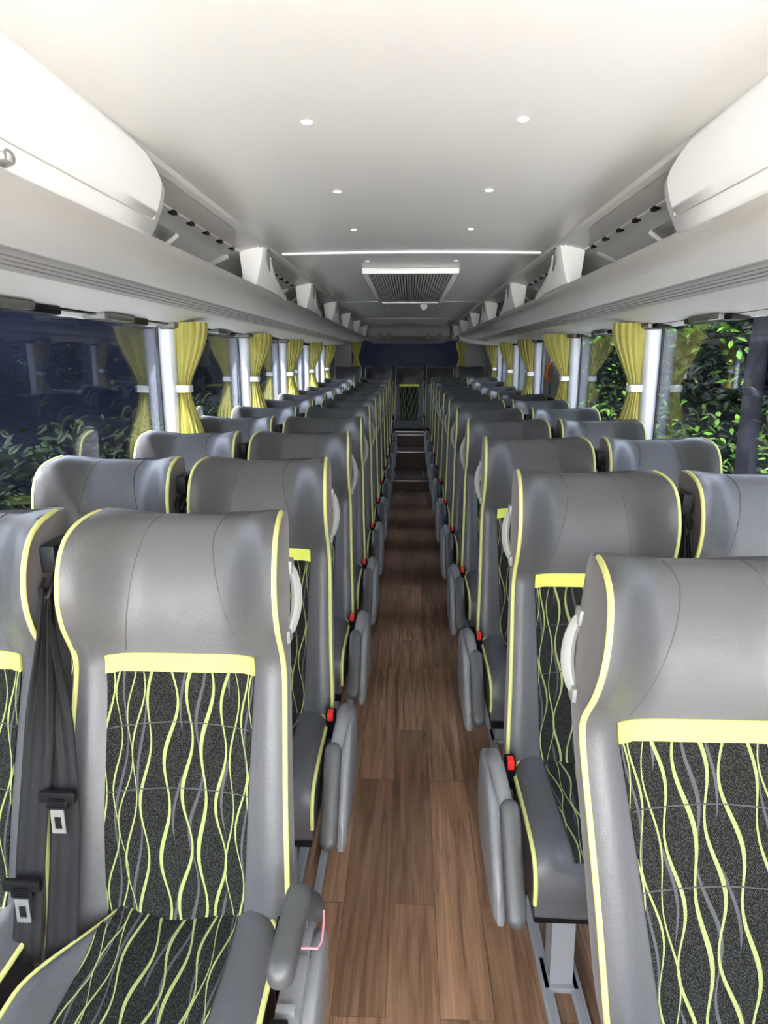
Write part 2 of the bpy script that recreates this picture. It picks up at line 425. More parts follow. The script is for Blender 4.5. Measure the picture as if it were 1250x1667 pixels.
def build_seat(name, s, aisle, arm='down', rear=False):
    """s=+1 aisle at +x, s=-1 mirrored"""
    mir = s < 0
    root = empty(name)
    def B(mb, nm, mats, parent=root, **k): return mb.build(nm, mats, parent, mirror=mir, **k)
    B(backrest_mb(), 'backrest', ['leather_body', 'velour'], angle=55)
    # headrest: leather hood over the upper third
    hd = shell(.932, 0, .985, .985, .0045, 26, 26, tmax=NB-.02, zedge=.022)
    B(hd, 'headrest', ['leather'], angle=60)
    sm = MB()
    z0 = tz(.945)
    sm.tube(seam_pts(lambda f: (-.54+.20*f**1.3, z0+(NB-.3-z0)*f)), .0013, 5)
    B(sm, 'seam', ['thread']); sm = MB()
    sm.tube(seam_pts(lambda f: (.62-.34*math.sin(min(f, .62)/.62*PI/2)+.10*sstep(.6, 1, f), z0+(NB-.3-z0)*f)), .0013, 5)
    B(sm, 'seam', ['thread'])
    B(shell(.902, .937, .72, .72, .007, 4, 12), 'accent_band', ['band'])
    B(shell(.435, .905, .585, .715, .004, 30, 14, uv=True), 'fabric_panel', ['fabric'])
    for zz in (.80, .685):
        q = MB(); q.tube([front(-.66+1.32*i/14, tz(zz+.012*math.sin(PI*i/14)), .0045) for i in range(15)], .0012, 5)
        B(q, 'quilting_seam', ['thread'])
    for sd in (1, -1):
        p = MB(); t0 = tz(.40 if sd > 0 else .46)
        pts = []
        for i in range(46):
            t = t0+(NB-.15-t0)*i/45; v = front(sd*1., t); pts.append((v.x+sd*.0005, v.y-.002, v.z))
        if sd > 0: pts = pts
        p.tube(pts, .0052, 8)
        B(p, 'piping', ['piping'])
    # cushion
    cu = MB(); rows = []
    un_ = [-1+2*i/22 for i in range(23)]
    path = []
    for i in range(60):
        path.append(cr([(a, b) for a, b in CPATH], i/59*(len(CPATH)-1)))
    for y, z in path: rows.append([cush_pt(u, y, z) for u in un_])
    cu.grid(rows)
    n = len(path)
    for sd in (0, -1):
        cu.add([r[sd] for r in rows], [tuple(range(n))])
    cu.add([r for r in rows[0]]+[r for r in rows[-1]], [(j, j+1, 23+j+1, 23+j) for j in range(22)])
    co = B(cu, 'cushion', ['leather_body'], angle=50)
    for sd in (1, -1):
        p = MB(); pts = []
        for i in range(47):
            y, z = path[i]
            v = cush_pt(sd, y, z); pts.append((v.x, v.y-.001, v.z+.001))
            if z < .37 and y < -.3: break
        p.tube(pts, .005, 8); B(p, 'cushion_piping', ['piping'])
    cp = MB(); rr = []; uu = []; L = -.01; pv = None
    for i in range(0, 32):
        y, z = path[i]
        if y < -.368: break
        row = []
        for j in range(15):
            x = (-1+2*j/14)*(.118+.006*min(i/8, 1)); side = 1 if x >= 0 else -1
            hw = cush_hw(y, side); u = max(-1, min(1, x/hw))
            v = cush_pt(u, y, z, .003); row.append(v)
        if pv is not None: L -= (row[7]-pv).length
        pv = row[7]; rr.append(row); uu.append([(v.x*1.1, L) for v in row])
    cp.grid(rr, uvs=uu)
    B(cp, 'cushion_panel', ['fabric'])
    # under-seat tray and pedestal
    tr = MB(); tr.box(-.195, .20, -.35, .07, .285, .328, bev=.006); B(tr, 'seat_tray', ['black'])
    if not rear:
        lg = MB()
        lg.prism([(-.235, .285), (-.165, .285), (-.185, 0.012), (-.245, 0.012)], 'x', .075, .13)
        lg.box(.06, .145, -.26, -.17, .0, .014, bev=.003)
        B(lg, 'leg', ['lilac'], smooth=False)
        lg = MB()
        lg.prism([(.0, .285), (.06, .285), (.10, 0.012), (.04, 0.012)], 'x', .075, .13); lg.box(.06, .145, .03, .12, .0, .014, bev=.003)
        B(lg, 'leg', ['lilac'], smooth=False)
    # shoulder belt guide and belt on the side away from the aisle (window seat: on its aisle side)
    gx = -.229 if aisle else .229
    g = 1 if aisle else -1
    gd = MB(); oy = .0 if aisle else .045
    yy = yl(1.12)+oy
    yy -= .075
    gd.box(gx-.015, gx+.015, yy-.02, yy+.08, 1.108 if aisle else 1.085, 1.162 if aisle else 1.13, bev=.007)
    gd.tube([(gx-.009, yy-.02, 1.10), (gx-.010, yy-.035, 1.085), (gx-.006, yy-.042, 1.070), (gx+.006, yy-.042, 1.070), (gx+.010, yy-.035, 1.085), (gx+.009, yy-.02, 1.10)], .0045, 6)
    if not rear: B(gd, 'belt_guide', ['black'])
    if not rear:
        bl = MB(); n = 26; rows = []
        for i in range(n+1):
            f = i/n; z = 1.078+(.44-1.078)*f
            if aisle:
                cx = gx+.006*min(f*3, 1)+.040*sstep(.05, .75, f); hw = .006+.022*sstep(0, .42, f); dy = -.090+.014*sstep(0, .5, f)
            else:
                cx = gx-.004*min(f*3, 1)-.012*sstep(.05, .75, f)+.004; hw = .006+.020*sstep(0, .42, f); dy = -.100+.014*sstep(0, .5, f)
            yb0 = yl(z)+dy+(0 if z > .6 else .0)
            pl = .006*(1-sstep(.1, .6, f))+.0012
            row = []
            for j in range(13):
                a = -1+2*j/12
                row.append((cx+a*hw, yb0+pl*math.sin(a*2.5*PI), z+.012*a*g*(1-f)))
            rows.append(row)
        bl.grid(rows)
        bo = B(bl, 'seat_belt', ['strap'], solid=.0016)
        # tongue
        zt = .725 if aisle else .585
        f = (1.078-zt)/(1.078-.44)
        if aisle: cx = gx+.038*sstep(.05, .75, f) if f > .33 else gx+.02; cx = gx+.006+.040*sstep(.05, .75, f); dy = -.090
        else: cx = gx-.012*sstep(.05, .75, f); dy = -.104
        y0 = yl(zt)+dy-.004
        tg = MB(); tg.box(cx-.034, cx+.034, y0-.009, y0+.004, zt-.009, zt+.012, 0, bev=.004)
        tg.box(cx-.020, cx+.020, y0-.011, y0, zt-.020, zt-.004, 0, bev=.004)
        for k in range(5): tg.box(cx-.014, cx+.014, y0-.0122, y0-.010, zt-.016+.004*k, zt-.0145+.004*k, 0)
        B(tg, 'belt_tongue', ['black'], parent=bo)
        bp = MB()
        x0, x1, z1, z2 = cx-.0125, cx+.0125, zt-.068, zt-.020
        for (a, b, c, d) in ((x0, x0+.006, z1+.009, z2-.014), (x1-.006, x1, z1+.009, z2-.014), (x0, x1, z1, z1+.009), (x0, x1, z2-.014, z2)):
            bp.box(a, b, y0-.012, y0-.009, c, d)
        B(bp, 'tongue_plate', ['steel'], parent=bo, smooth=False)
    # buckle
    if aisle or rear:
        bk = MB(); bx = .222
        bk.box(bx-.016, bx+.012, -.088, -.048, .435, .512, bev=.006)
        k = B(bk, 'buckle', ['black'])
        rb = MB(); rb.box(bx-.010, bx+.007, -.0925, -.064, .492, .5165, bev=.003); B(rb, 'release_button', ['red'], parent=k)
    if aisle:
        # grab handle on the aisle edge of the backrest
        h = MB(); pts = []
        for i in range(15):
            f = i/14; z = 1.092-.128*f
            out = math.sin(PI*f)**.7
            pts.append((.200+.016*out, yl(z)+.030+.004*out, z))
        h.tube(pts, lambda f: .0095*(.8+.2*math.sin(PI*f)), 8, flat=1.25)
        h.box(.196, .208, yl(1.09)+.012, yl(1.09)+.045, 1.078, 1.108, bev=.005)
        h.box(.196, .208, yl(.96)+.012, yl(.96)+.045, .948, .976, bev=.005)
        B(h, 'grab_handle', ['handle'])
        # side console: rounded fender panel, outboard of the armrest
        lx = .248
        c = MB()
        prof = [(.05, .30), (.055, .40), (.04, .465), (-.01, .497), (-.09, .50), (-.16, .485), (-.25, .42), (-.31, .36), (-.345, .30), (-.33, .27), (-.10, .25), (0, .26)]
        ring = [cr([prof[-1]]+prof+[prof[0]], 1+i/3) for i in range(3*len(prof)-2)]
        cy, cz = -.13, .37
        if arm != 'down': ring = [(a, .25+(b-.25)*.70) for a, b in ring]
        rows = []
        for x, k in ((.240, .80), (.262, .97), (.266, 1.), (.278, 1.), (.284, .95), (.287, .86)):
            rows.append([(x, cy+(a-cy)*k, cz+(b-cz)*k) for a, b in ring])
        c.grid(rows, 0, closed=True, cap=True)
        c.box(.212, .262, -.10, .03, .40, .43, bev=.004)
        cc = B(c, 'side_console', ['console'], angle=50)
        if arm == 'down':
            P0, P1 = Vector((lx, -.245, .520)), Vector((lx, -.415, .330))
            lk = MB(); lk.tube([(.262, .02, .46), (.262, -.04, .50), (.261, -.12, .520), (.258, -.19, .515), (lx, -.27, .475)], lambda f: .022-.004*f, 10, flat=.85)
        else:
            P0, P1 = Vector((.248, -.035, .560)), Vector((.243, -.235, .560))
            lk = MB(); lk.tube([(.262, .03, .45), (.264, -.0, .50), (.262, -.05, .535), (.256, -.10, .55)], lambda f: .026-.008*f, 8, flat=.7)
        B(lk, 'armrest_arm', ['console'] if arm == 'down' else ['pad'], angle=60)
        pd = MB(); rows = []
        d = (P1-P0); Ln = d.length; d.normalize(); sx = Vector((1, 0, 0)); nn = sx.cross(d).normalized()
        for i in range(25):
            f = (1-math.cos(PI*i/24))/2; e = min(f, 1-f)*Ln
            k = math.sqrt(max(0.0, 1-max(0, 1-e/.025)**2))
            k = max(k, .12)
            w_, h_ = .0225*k, .021*(.15+.85*k)*(1.12 if f > .5 and arm != 'down' else 1)
            rows.append([P0+d*Ln*f+sx*w_*math.copysign(abs(math.cos(a))**.7, math.cos(a))+nn*h_*math.copysign(abs(math.sin(a))**.7, math.sin(a)) for a in [2*PI*q/20 for q in range(20)]])
        pd.grid(rows, 0, closed=True, cap=True)
        po = B(pd, 'armrest', ['pad'], angle=60)
        if arm != 'down':
            pk = MB(); pk.tube([(.284, .0, .478), (.286, -.02, .470), (.286, -.052, .460), (.280, -.064, .456), (.245, -.064, .456)], .0022, 6); B(pk, 'armrest_rim', ['pink'])
            cov = MB(); cov.box(.222, .266, -.30, -.06, .40, .44, bev=.008); cov.box(.225, .258, -.185, -.17, .437, .452, bev=.002)
            for k in range(2): cov.box(.236+.012*k, .2375+.012*k, -.165, -.08, .4395, .4408)
            B(cov, 'console_cover', ['console'])
            b_ = MB(); b_.box(.220, .252, -.255, -.205, .436, .462, bev=.004); bb = B(b_, 'recline_button', ['black'])
            ic = MB()
            z = .4625
            for (a, b0) in ((1, 0), (-1, 0)):
                ic.add([(.236, -.230+a*.012, z), (.231, -.230+a*.004, z), (.241, -.230+a*.004, z)], [(0, 1, 2)])
                ic.add([(.236+a*.009, -.230, z), (.236+a*.003, -.226, z), (.236+a*.003, -.234, z)], [(0, 1, 2)])
            B(ic, 'button_arrow', ['handle'], parent=bb, smooth=False)
    return root

ORD = ['first', 'second', 'third', 'fourth', 'fifth', 'sixth', 'seventh', 'eighth', 'ninth', 'tenth', 'eleventh', 'twelfth', 'thirteenth', 'fourteenth']
PXL, PXO, PXR, PXRO = -.438, -.896, .482, .936
pL = build_seat('coach_seat', 1, True)
pLo = build_seat('coach_seat', 1, False)
pR = build_seat('coach_seat', -1, True)
pRo = build_seat('coach_seat', -1, False)
pL1 = build_seat('coach_seat', 1, True, arm='up')
REC = .30
pR1 = build_seat('coach_seat', -1, True)
REC = .30
pRear = build_seat('coach_seat', 1, False, rear=True)
for o in [o for o in bpy.data.objects if o.parent == pR1 and o.name.split('.')[0] in ('side_console', 'armrest', 'armrest_arm')]: bpy.data.objects.remove(o)
# the nearest seat on the right sits skewed towards the window at its foot
for ch in [o for o in bpy.data.objects if o.parent == pR1 or (o.parent and o.parent.parent == pR1)]:
    for v in ch.data.vertices:
        z = v.co.z
        v.co.x += .12*max(0, .94-z) + .10*max(0, z-.96); v.co.z = z - .09*max(0, z-.94)
refresh()
used = set()
def place(proto, x, y, z, label, group):
    o = proto if proto.name not in used else copy_tree(proto)
    used.add(proto.name)
    o.location = (x, y, z)
    tag(o, label, 'seat', group)
NL, NR = 11, 11
def rz(y): return .0 if y < 7.2 else .045*(y-7.2)/1.4
for k in range(NL):
    y = 1.09+.754*k
    n = ORD[k]
    if k == 0:
        place(pL1, PXL, y, 0, 'big foreground grey seat left of the aisle with raised armrest', 'aisle seats left of the aisle')
        place(pLo, PXO, y, 0, 'grey window seat at the lower left photo edge, mostly cut off', 'window seats on the left side')
    else:
        place(pL, PXL, y, rz(y), f'grey lime-piped seat left of the aisle, aisle side, {n} row from front', 'aisle seats left of the aisle')
        place(pLo, PXO, y, rz(y), f'grey lime-piped coach seat along the left windows, {n} row from the front', 'window seats on the left side')
for k in range(NR):
    y = .82+.806*k
    n = ORD[k]
    if k == 0: lab = 'big foreground grey seat right of the aisle, cut off at the right'
    else: lab = f'grey lime-piped seat right of the aisle, aisle side, {n} row from front'
    place(pR if k else pR1, PXR if k else .477, y if k else .875, rz(y), lab, 'aisle seats right of the aisle')
    if k > 0:
        place(pRo, PXRO, y, rz(y), f'grey lime-piped coach seat along the right windows, {n} row from the front', 'window seats on the right side')
rear_n = ['dark grey seat of the rear bench in the left corner', 'dark grey rear bench seat, second from the left wall', 'dark grey middle seat of the rear bench facing down the aisle',
          'dark grey rear bench seat, second from the right wall', 'dark grey seat of the rear bench in the right corner']
for i, x in enumerate((-.905, -.455, -.005, .445, .895)):
    place(pRear, x, 10.15, .175, rear_n[i], 'rear bench seats')

# ------------------------------------------------------------------ shell of the bus
XL, XR = -1.205, 1.225
YF, YB = -1.0, 11.0
f = MB(); f.box(XL-.05, XR+.05, YF, 7.73, -.05, 0); f.box(XL-.05, XR+.05, 7.73, YB, -.05, 0.0)
fo = struct(f.build('floor', ['wood'], smooth=False))
# rear steps
st = MB()
AX0, AX1 = -.235, .245
st.box(AX0, AX1, 7.73, 8.65, 0.0, .115); st.box(AX0, AX1, 8.65, 9.26, 0.0, .321); st.box(AX0-.03, AX1+.03, 9.26, 10.95, 0.0, .473)
so = st.build('rear_steps', ['riser'], smooth=False); so['kind'] = 'structure'
for (y, z, x0, x1) in ((7.73, .115, -.215, .225), (8.65, .321, -.215, .225), (9.26, .473, -.225, .235)):
    e = MB(); e.box(x0, x1, y-.006, y+.03, z-.004, z+.006, bev=.001); e.build('step_nosing', ['step_edge'], so)
e = MB(); e.box(-.2, .21, 9.66, 9.69, .472, .484); e.build('step_nosing', ['step_edge'], so)
# floor hatches
for (y0, y1, z) in ((7.0, 7.55, .0), (7.95, 8.5, .115)):
    h = MB(); 
    for a in ((-.17, .18, y0, y0+.012), (-.17, .18, y1-.012, y1), (-.17, -.158, y0, y1), (.168, .18, y0, y1)): h.box(a[0], a[1], a[2], a[3], z, z+.004)
    h.box(-.02, .03, y0+.04, y0+.06, z, z+.006)
    ho = h.build('floor_hatch', ['lilac'], smooth=False)
    tag(ho, 'rectangular floor hatch frame in the aisle ' + ('before the first rear step' if z == 0 else 'between the first two rear steps'), 'hatch')
# seat tracks on the floor
for (x, lab) in ((-.315, 'inner steel seat track on the floor left of the aisle'), (.345, 'steel seat track on the floor right of the aisle, nearer the aisle'), (.415, 'steel seat track on the floor right of the aisle, under the seats')):
    r = MB(); r.box(x-.014, x+.014, .4, 7.7, 0, .012, bev=.003); r.box(x-.005, x+.005, .4, 7.7, .012, .014)
    tag(r.build('seat_track', ['lilac']), lab, 'rail')
# side kick trim beside aisle on the left
k = MB(); k.box(-.262, -.240, .4, 7.7, 0, .016, bev=.003); tag(k.build('seat_track', ['lilac']), 'narrow steel track on the floor along the left aisle edge', 'rail')

# ceiling: flat centre and coves
c = MB()
prof = [(-1.25, 2.02), (-.62, 2.02), (-.585, 1.950), (-.4, 1.953), (-.2, 1.956), (0, 1.957), (.2, 1.956), (.4, 1.953), (.585, 1.950), (.62, 2.02), (1.27, 2.02), (1.27, 2.06), (-1.25, 2.06)]
c.grid([[(x, y, z) for x, z in prof] for y in (YF, YB+.05)], 0, closed=True, cap=True)
struct(c.build('ceiling', ['ceil'], angle=20))
for i, (y, w, x0, x1) in enumerate(((3.19, .012, -.57, .57), (5.92, .006, -.57, .56), (8.45, .006, -.58, .58))):
    t = MB(); t.tube([(x0+(x1-x0)*q/16, y, 1.951+.006*(1-(2*q/16-1)**2)) for q in range(17)], w*.8, 8)
    struct(t.build(f'trim_{i+1}', ['white'] if i == 0 else ['offwhite']))
labs = ['closest', 'second closest', 'third closest', 'fourth closest', 'fifth closest']
for i, y in enumerate((1.485, 2.068, 2.655, 3.484, 6.9)):
    for x, sd in ((-.208, 'left'), (.218, 'right')):
        b = MB(); rows = []
        for q in range(6):
            a = q/5*PI/2
            rows.append([(math.cos(a)*.0125*math.cos(2*PI*k/16), math.cos(a)*.0125*math.sin(2*PI*k/16), -math.sin(a)*.006) for k in range(16)])
        b.grid(rows, 0, closed=True, cap=True)
        o = b.build('ceiling_stud', ['white']); o.location = (x, y, 1.956)
        tag(o, f'small white round ceiling stud, {labs[i]} of the {sd} line', 'stud', 'ceiling studs')
# AC return grille
g = empty('ceiling_vent', (0, 4.78, 1.95))
def fr(mb, x0, x1, y0, y1, z0, z1, w):
    mb.box(x0, x1, y0, y0+w, z0, z1, bev=.006); mb.box(x0, x1, y1-w, y1, z0, z1, bev=.006)
    mb.box(x0, x0+w, y0+w*.7, y1-w*.7, z0, z1, bev=.006); mb.box(x1-w, x1, y0+w*.7, y1-w*.7, z0, z1, bev=.006)
m = MB(); fr(m, -.255, .255, -1.02, 1.02, -.022, .006, .03); m.build('frame', ['offwhite'], g)
m = MB(); m.box(-.228, .228, -.99, .99, -.004, 0.002); m.build('backing', ['thread'], g)
for i in range(27):
    x = -.212+.424*i/26
    m = MB(); m.box(x-.0048, x+.0048, -.985, .985, -.014, -.004); m.build('slat', ['rack'], g, smooth=False)
tag(g, 'ribbed air return grille in the middle of the ceiling', 'vent')
m = MB(); m.tube([(0.12, 6.3, 1.957), (.12, 6.3, 1.935), (.12, 6.3, 1.918), (.12, 6.3, 1.905)], lambda f: .036*(1-f**2*.85), 16)
tag(m.build('smoke_detector', ['white']), 'small white dome sensor on the ceiling behind the air grille', 'sensor')

# side walls
PILL = {-1: [(1.50, 0), (3.325, 1), (4.90, 1), (6.40, 1), (7.85, 1), (9.30, 1)], 1: [(1.95, 0), (3.471, 1), (5.072, 1), (6.52, 1), (7.85, 1), (9.30, 1)]}
ZS, ZT = .80, 1.655
for s, X, nm in ((-1, XL, 'left'), (1, XR, 'right')):
    w = MB()
    xo = X+s*.05
    w.box(min(X-s*.01, xo), max(X-s*.01, xo), YF, YB+.05, -.05, ZS)
    w.box(min(X+s*.012, xo), max(X+s*.012, xo), YF, YB+.05, ZT-.01, 2.06)
    w.box(min(X-s*.02, xo), max(X-s*.02, xo), 9.95, YB+.05, ZS, ZT)
    w.box(min(X-s*.02, xo), max(X-s*.02, xo), YF, -.6, ZS, ZT)
    struct(w.build(f'wall_{nm}', ['wall'], smooth=False))
    b = MB(); b.box(min(X-s*.03, X), max(X-s*.03, X), -.6, 9.95, ZS-.02, ZS+.012, bev=.004); struct(b.build(f'baseboard_{nm}', ['trim']))
    gl = MB(); gl.box(min(X, X+s*.006), max(X, X+s*.006), -.6, 9.95, ZS, ZT)
    struct(gl.build('window_1' if s < 0 else 'window_2', ['glass'], smooth=False))
nt_ = 4
for s, X, nm in ((-1, XL, 'left'), (1, XR, 'right')):
    for i, (y, on) in enumerate(PILL[s]):
        p = MB()
        # pillar: rounded post, front face towards the camera, rubber line at the glass
        pr = [(X-s*.002, y), (X-s*.040, y-.004), (X-s*.058, y+.006), (X-s*.066, y+.022), (X-s*.066, y+.075), (X-s*.055, y+.095), (X-s*.002, y+.10)]
        rows = []
        for q in range(9):
            z = ZS+(ZT-ZS)*q/8; lean = .0 + .010*(q/8)**2
            rows.append([(a-s*lean if j not in (0, 6) else a, b) for j, (a, b) in enumerate(pr)])
            rows[-1] = [(a, b, z) for a, b in rows[-1]]
        p.grid(rows, 0, closed=True, cap=True)
        struct(p.build(f'trim_{nt_}', ['trim'], angle=50)); nt_ += 1
        gk = MB(); gk.box(min(X-s*.005, X-s*.0005), max(X-s*.005, X-s*.0005), y-.018, y-.003, ZS, ZT); struct(gk.build(f'trim_{nt_}', ['gasket'], smooth=False)); nt_ += 1

# curtains tied at the pillars
def curtain(s, X, y, label, wtop=.155, kind='curtain'):
    root = empty(kind, (X, y, ZS))
    mb = MB(); rows = []
    n = 84; rnd = random.Random(int(y*100)+s)
    ph = [rnd.uniform(0, 6) for _ in range(4)]
    zb = 1.350
    for i in range(35):
        z = 1.665-(1.665-.83)*i/34
        dz = (z-zb)
        if dz > 0: w = .052+(wtop-.052)*sstep(0, .30, dz)**.8
        else: w = .052+(.125-.052)*sstep(0, .34, -dz)**.85
        th = .030+.035*sstep(0, .28, abs(dz))
        row = []
        for j in range(n):
            a = 2*PI*j/n
            pl = 1+.20*math.sin(a*13+ph[0]+.6*math.sin(dz*6))+.07*math.sin(a*29+ph[1]+dz*3)
            cx = .072+w/2; 
            px = cx+math.cos(a)*w/2*(1+.05*math.sin(a*13+ph[0]))
            py = .055+math.sin(a)*th*pl
            row.append((-s*px, py, z-ZS))
        rows.append(row)
    mb.grid(rows, 0, closed=True, cap=True)
    mb.build('fabric', ['curtain'], root, angle=80)
    t = MB(); ring = []
    for j in range(24):
        a = 2*PI*j/24
        ring.append((-s*(.072+.026+math.copysign(abs(math.cos(a))**.5, math.cos(a))*.034), .055+math.copysign(abs(math.sin(a))**.6, math.sin(a))*.042))
    t.grid([[(x, yy, 1.350-ZS+h) for x, yy in ring] for h in (-.017, -.015, .015, .017)], 0, closed=True)
    t.box(*(sorted((-s*.004, -s*.045))), .03, .055, 1.350-ZS-.016, 1.350-ZS+.016, bev=.003)
    t.build('tie_band', ['white'], root, solid=.002)
    tag(root, label, 'curtain', 'gathered lime curtains')
    return root
for s, X, nm in ((-1, XL, 'left'), (1, XR, 'right')):
    for i, (y, on) in enumerate(PILL[s]):
        if i == 0 and s > 0: continue
        if i == 0: lab = 'lime curtain at the left edge of the photo, mostly cut off'
        else: lab = f'gathered lime curtain with white tie band at the {ORD[i-1]} white pillar on the {nm}'
        curtain(s, X, y, lab, .185 if (s > 0 and i == 2) else .15)

# curtain rail blocks and lamp shells under the rack
for s, X, nm in ((-1, XL, 'left'), (1, XR, 'right')):
    r = MB()
    r.box(*sorted((X-s*.01, X-s*.075)), .3, 9.9, 1.652, 1.668, bev=.004)
    for q in range(12):
        y = 1.0+.75*q
        r.box(*sorted((X-s*.012, X-s*.085)), y+.06, y+.50, 1.632, 1.662, bev=.012)
    tag(r.build('curtain_rail', ['black']), f'black padded curtain rail above the {nm} windows', 'curtain rail')
    for q in range(8):
        y = 2.05+.75*q+ (.0 if s < 0 else .1)
        l = MB(); l.box(*sorted((X-s*.02, X-s*.105)), y-.28, y+.005, 1.636, 1.664, bev=.010)
        tag(l.build('lamp_cover', ['lampshell']), f'glossy grey lamp cover above the {nm} windows, {ORD[q]} from the front', 'lamp cover', f'lamp covers above the {nm} windows')

# ------------------------------------------------------------------ overhead racks
LIP = [(.645, 1.795), (.632, 1.790), (.628, 1.778), (.632, 1.764), (.650, 1.748), (.690, 1.735), (.740, 1.726), (.800, 1.716)]
GRV = [(.800, 1.716), (.815, 1.7165), (.820, 1.713), (.850, 1.7115), (.852, 1.715), (.858, 1.715), (.860, 1.711), (.880, 1.709), (.882, 1.7125), (.888, 1.712), (.890, 1.708), (.910, 1.706), (.912, 1.7095), (.918, 1.709), (.920, 1.705), (.945, 1.702), (.950, 1.7)]
FAS = [(.950, 1.700), (.965, 1.692), (1.08, 1.668), (1.17, 1.650), (1.215, 1.642)]
for s, nm in ((-1, 'left'), (1, 'right')):
    yend = 10.35 if s < 0 else 8.9
    root = empty('luggage_rack', (s*.9, 4, 1.7))
    off = Vector((s*.9, 4, 1.7))
    def bp(mb, name, mats, parent=root, **k):
        mb.v = [(x-off.x, y-off.y, z-off.z) for x, y, z in mb.v]
        return mb.build(name, mats, parent, **k)
    def shelf(y0, y1, roundend):
        mb = MB()
        prof = LIP+GRV[1:]+FAS[1:]
        inner = [(1.21, 1.76), (1.12, 1.757), (.90, 1.765), (.70, 1.775), (.655, 1.785)]
        full = prof+inner
        n1, n2 = len(LIP)-1, len(LIP)+len(GRV)-2
        ys = [y0+(y1-y0)*q/10 for q in range(11)]
        rows = [[(s*x, y, z) for x, z in full] for y in ys]
        if roundend:
            for q in range(1, 9):
                a = q/8*PI/2; k = 1-.85*(1-math.cos(a))
                rows.append([(s*(1.21-(1.21-x)*k), y1+.32*math.sin(a), 1.80-(1.80-z)*(1-.35*(1-math.cos(a)))) for x, z in full])
        mb.grid(rows, lambda i, j: 1 if n1 <= j < n2 else 0, closed=True, cap=True)
        return mb
    bp(shelf(YF+.1, yend, True), 'shelf', ['rack', 'groove'], angle=35)
    if s > 0:
        pass
    # cove panel between the ceiling edge and the back of the shelf
    cv = MB()
    cp = [(.583, 1.952), (.592, 1.941), (.612, 1.936), (.615, 1.940), (.650, 1.933), (.690, 1.9235), (.694, 1.917), (.712, 1.914), (.74, 1.912), (.762, 1.903), (.80, 1.868), (.86, 1.815), (.93, 1.778), (1.0, 1.77), (1.0, 1.79), (.93, 1.80), (.86, 1.86), (.80, 1.92), (.74, 1.96), (.62, 1.975), (.583, 1.965)]
    cv.grid([[(s*x, y, z) for x, z in cp] for y in (YF+.1, 10.5)], 0, closed=True, cap=True)
    bp(cv, 'cove_panel', ['cove'], angle=25)
    BR = [2.93+1.40*q for q in range(6)]
    # dark raised vent panel and slots per bay
    for q, yb in enumerate(BR):
        y0 = (yb-1.22) if q else 1.75
        y1 = yb-.02
        vp = MB()
        pts = []
        for (y, k) in ((y0, 1.), (y1-.42, 1.), (y1-.34, .92), (y1-.28, .70), (y1-.22, .45), (y1-.14, .2), (y1-.08, .05)):
            pts.append((y, k))
        # panel strip from x=.668 (k=0) upward to .608 (k=1)
        rows = []
        for y, k in pts:
            a = Vector((.689, 0, 1.9235)); b = Vector((.617, 0, 1.9395)); t_ = a.lerp(b, k)
            rows.append([(s*a.x, y, a.z-.0012), (s*(a.x-.001), y, a.z-.0035), (s*(t_.x-.001), y, t_.z-.0035), (s*t_.x, y, t_.z-.0005)])
        vp.grid(rows, 0); bp(vp, 'vent_panel', ['rackdark'])
        for e in range(6):
            sl = MB(); y = y1-.10-e*.17
            sl.box(*sorted((s*.690, s*.708)), y-.028, y+.012, 1.910, 1.921, bev=.003)
            bp(sl, 'vent_slot', ['black'])
        # recessed service panel on the back of the shelf
        yc = yb-.78
        rp = MB(); P = [(.768, 1.8975), (.785, 1.882), (.80, 1.868), (.83, 1.8415), (.86, 1.815)]
        rp.grid([[(s*(x-.003), y, z-.003) for x, z in P] for y in (yc-.18, yc+.20)], 0); bp(rp, 'service_panel', ['rackdark'], solid=.003)
        for yy_ in (yc-.18, yc+.20):
            rb = MB(); rb.tube([(s*(x-.006), yy_-.05*(f2/4)**1.5, z-.006) for f2, (x, z) in enumerate(P)], .009, 8); bp(rb, 'handle_rib', ['offwhite'])
        ar = MB(); ar.tube([(s*.75, yb-.01, 1.905), (s*.785, yb-.06, 1.878), (s*.82, yb-.12, 1.848), (s*.87, yb-.19, 1.808)], .014, 8, flat=.6); bp(ar, 'rear_rib', ['rackdark'])
    # bracket between the lip and the ceiling edge
    for yb in BR:
        b = MB(); nq = 14; far = []; rows = []
        for q in range(nq+1):
            f_ = q/nq
            x = .598+.036*f_-.004*math.sin(PI*f_); z = 1.946-.153*f_
            yf = yb+.075+.045*math.sin(PI*min(1, f_*2.2))*(f_ < .46)*0+.55*f_**2.3
            xo = .700-.015*f_
            far.append((x, yf, z))
            rows.append([(s*(x+.002), yb-.004, z), (s*(x-.003), yb+.006, z), (s*(x-.003), yf-.008, z), (s*(x+.004), yf, z), (s*(x+.05), yf-.01, z+.001), (s*xo, yb+.03, z+(-.016)*(1-f_)), (s*xo, yb-.004, z+(-.016)*(1-f_))])
        b.grid(rows, 0, closed=True, cap=True)
        bp(b, 'bracket', ['offwhite'], angle=40)
        gv = MB(); gv.tube([(s*(x-.001), y-.016, z) for x, y, z in far[1:]], lambda f: .013-.006*f, 8); bp(gv, 'bracket_groove', ['groove'])
        gv = MB(); gv.tube([(s*(x-.001), y+.010, z-.004) for x, y, z in far[3:]], .014, 8); bp(gv, 'bracket_rail', ['offwhite'])
    tag(root, f'long pale grey overhead luggage rack running along the {nm} side', 'luggage rack')
    # closed white locker at the front
    lk = empty('overhead_locker', (s*.62, .5, 1.87))
    off = Vector((s*.62, .5, 1.87))
    def prof_x(f_): return .588+.045*f_-.018*math.sin(PI*f_)
    def surf(y, f_, o): return (s*(prof_x(f_)-o), y, 1.955-.172*f_)
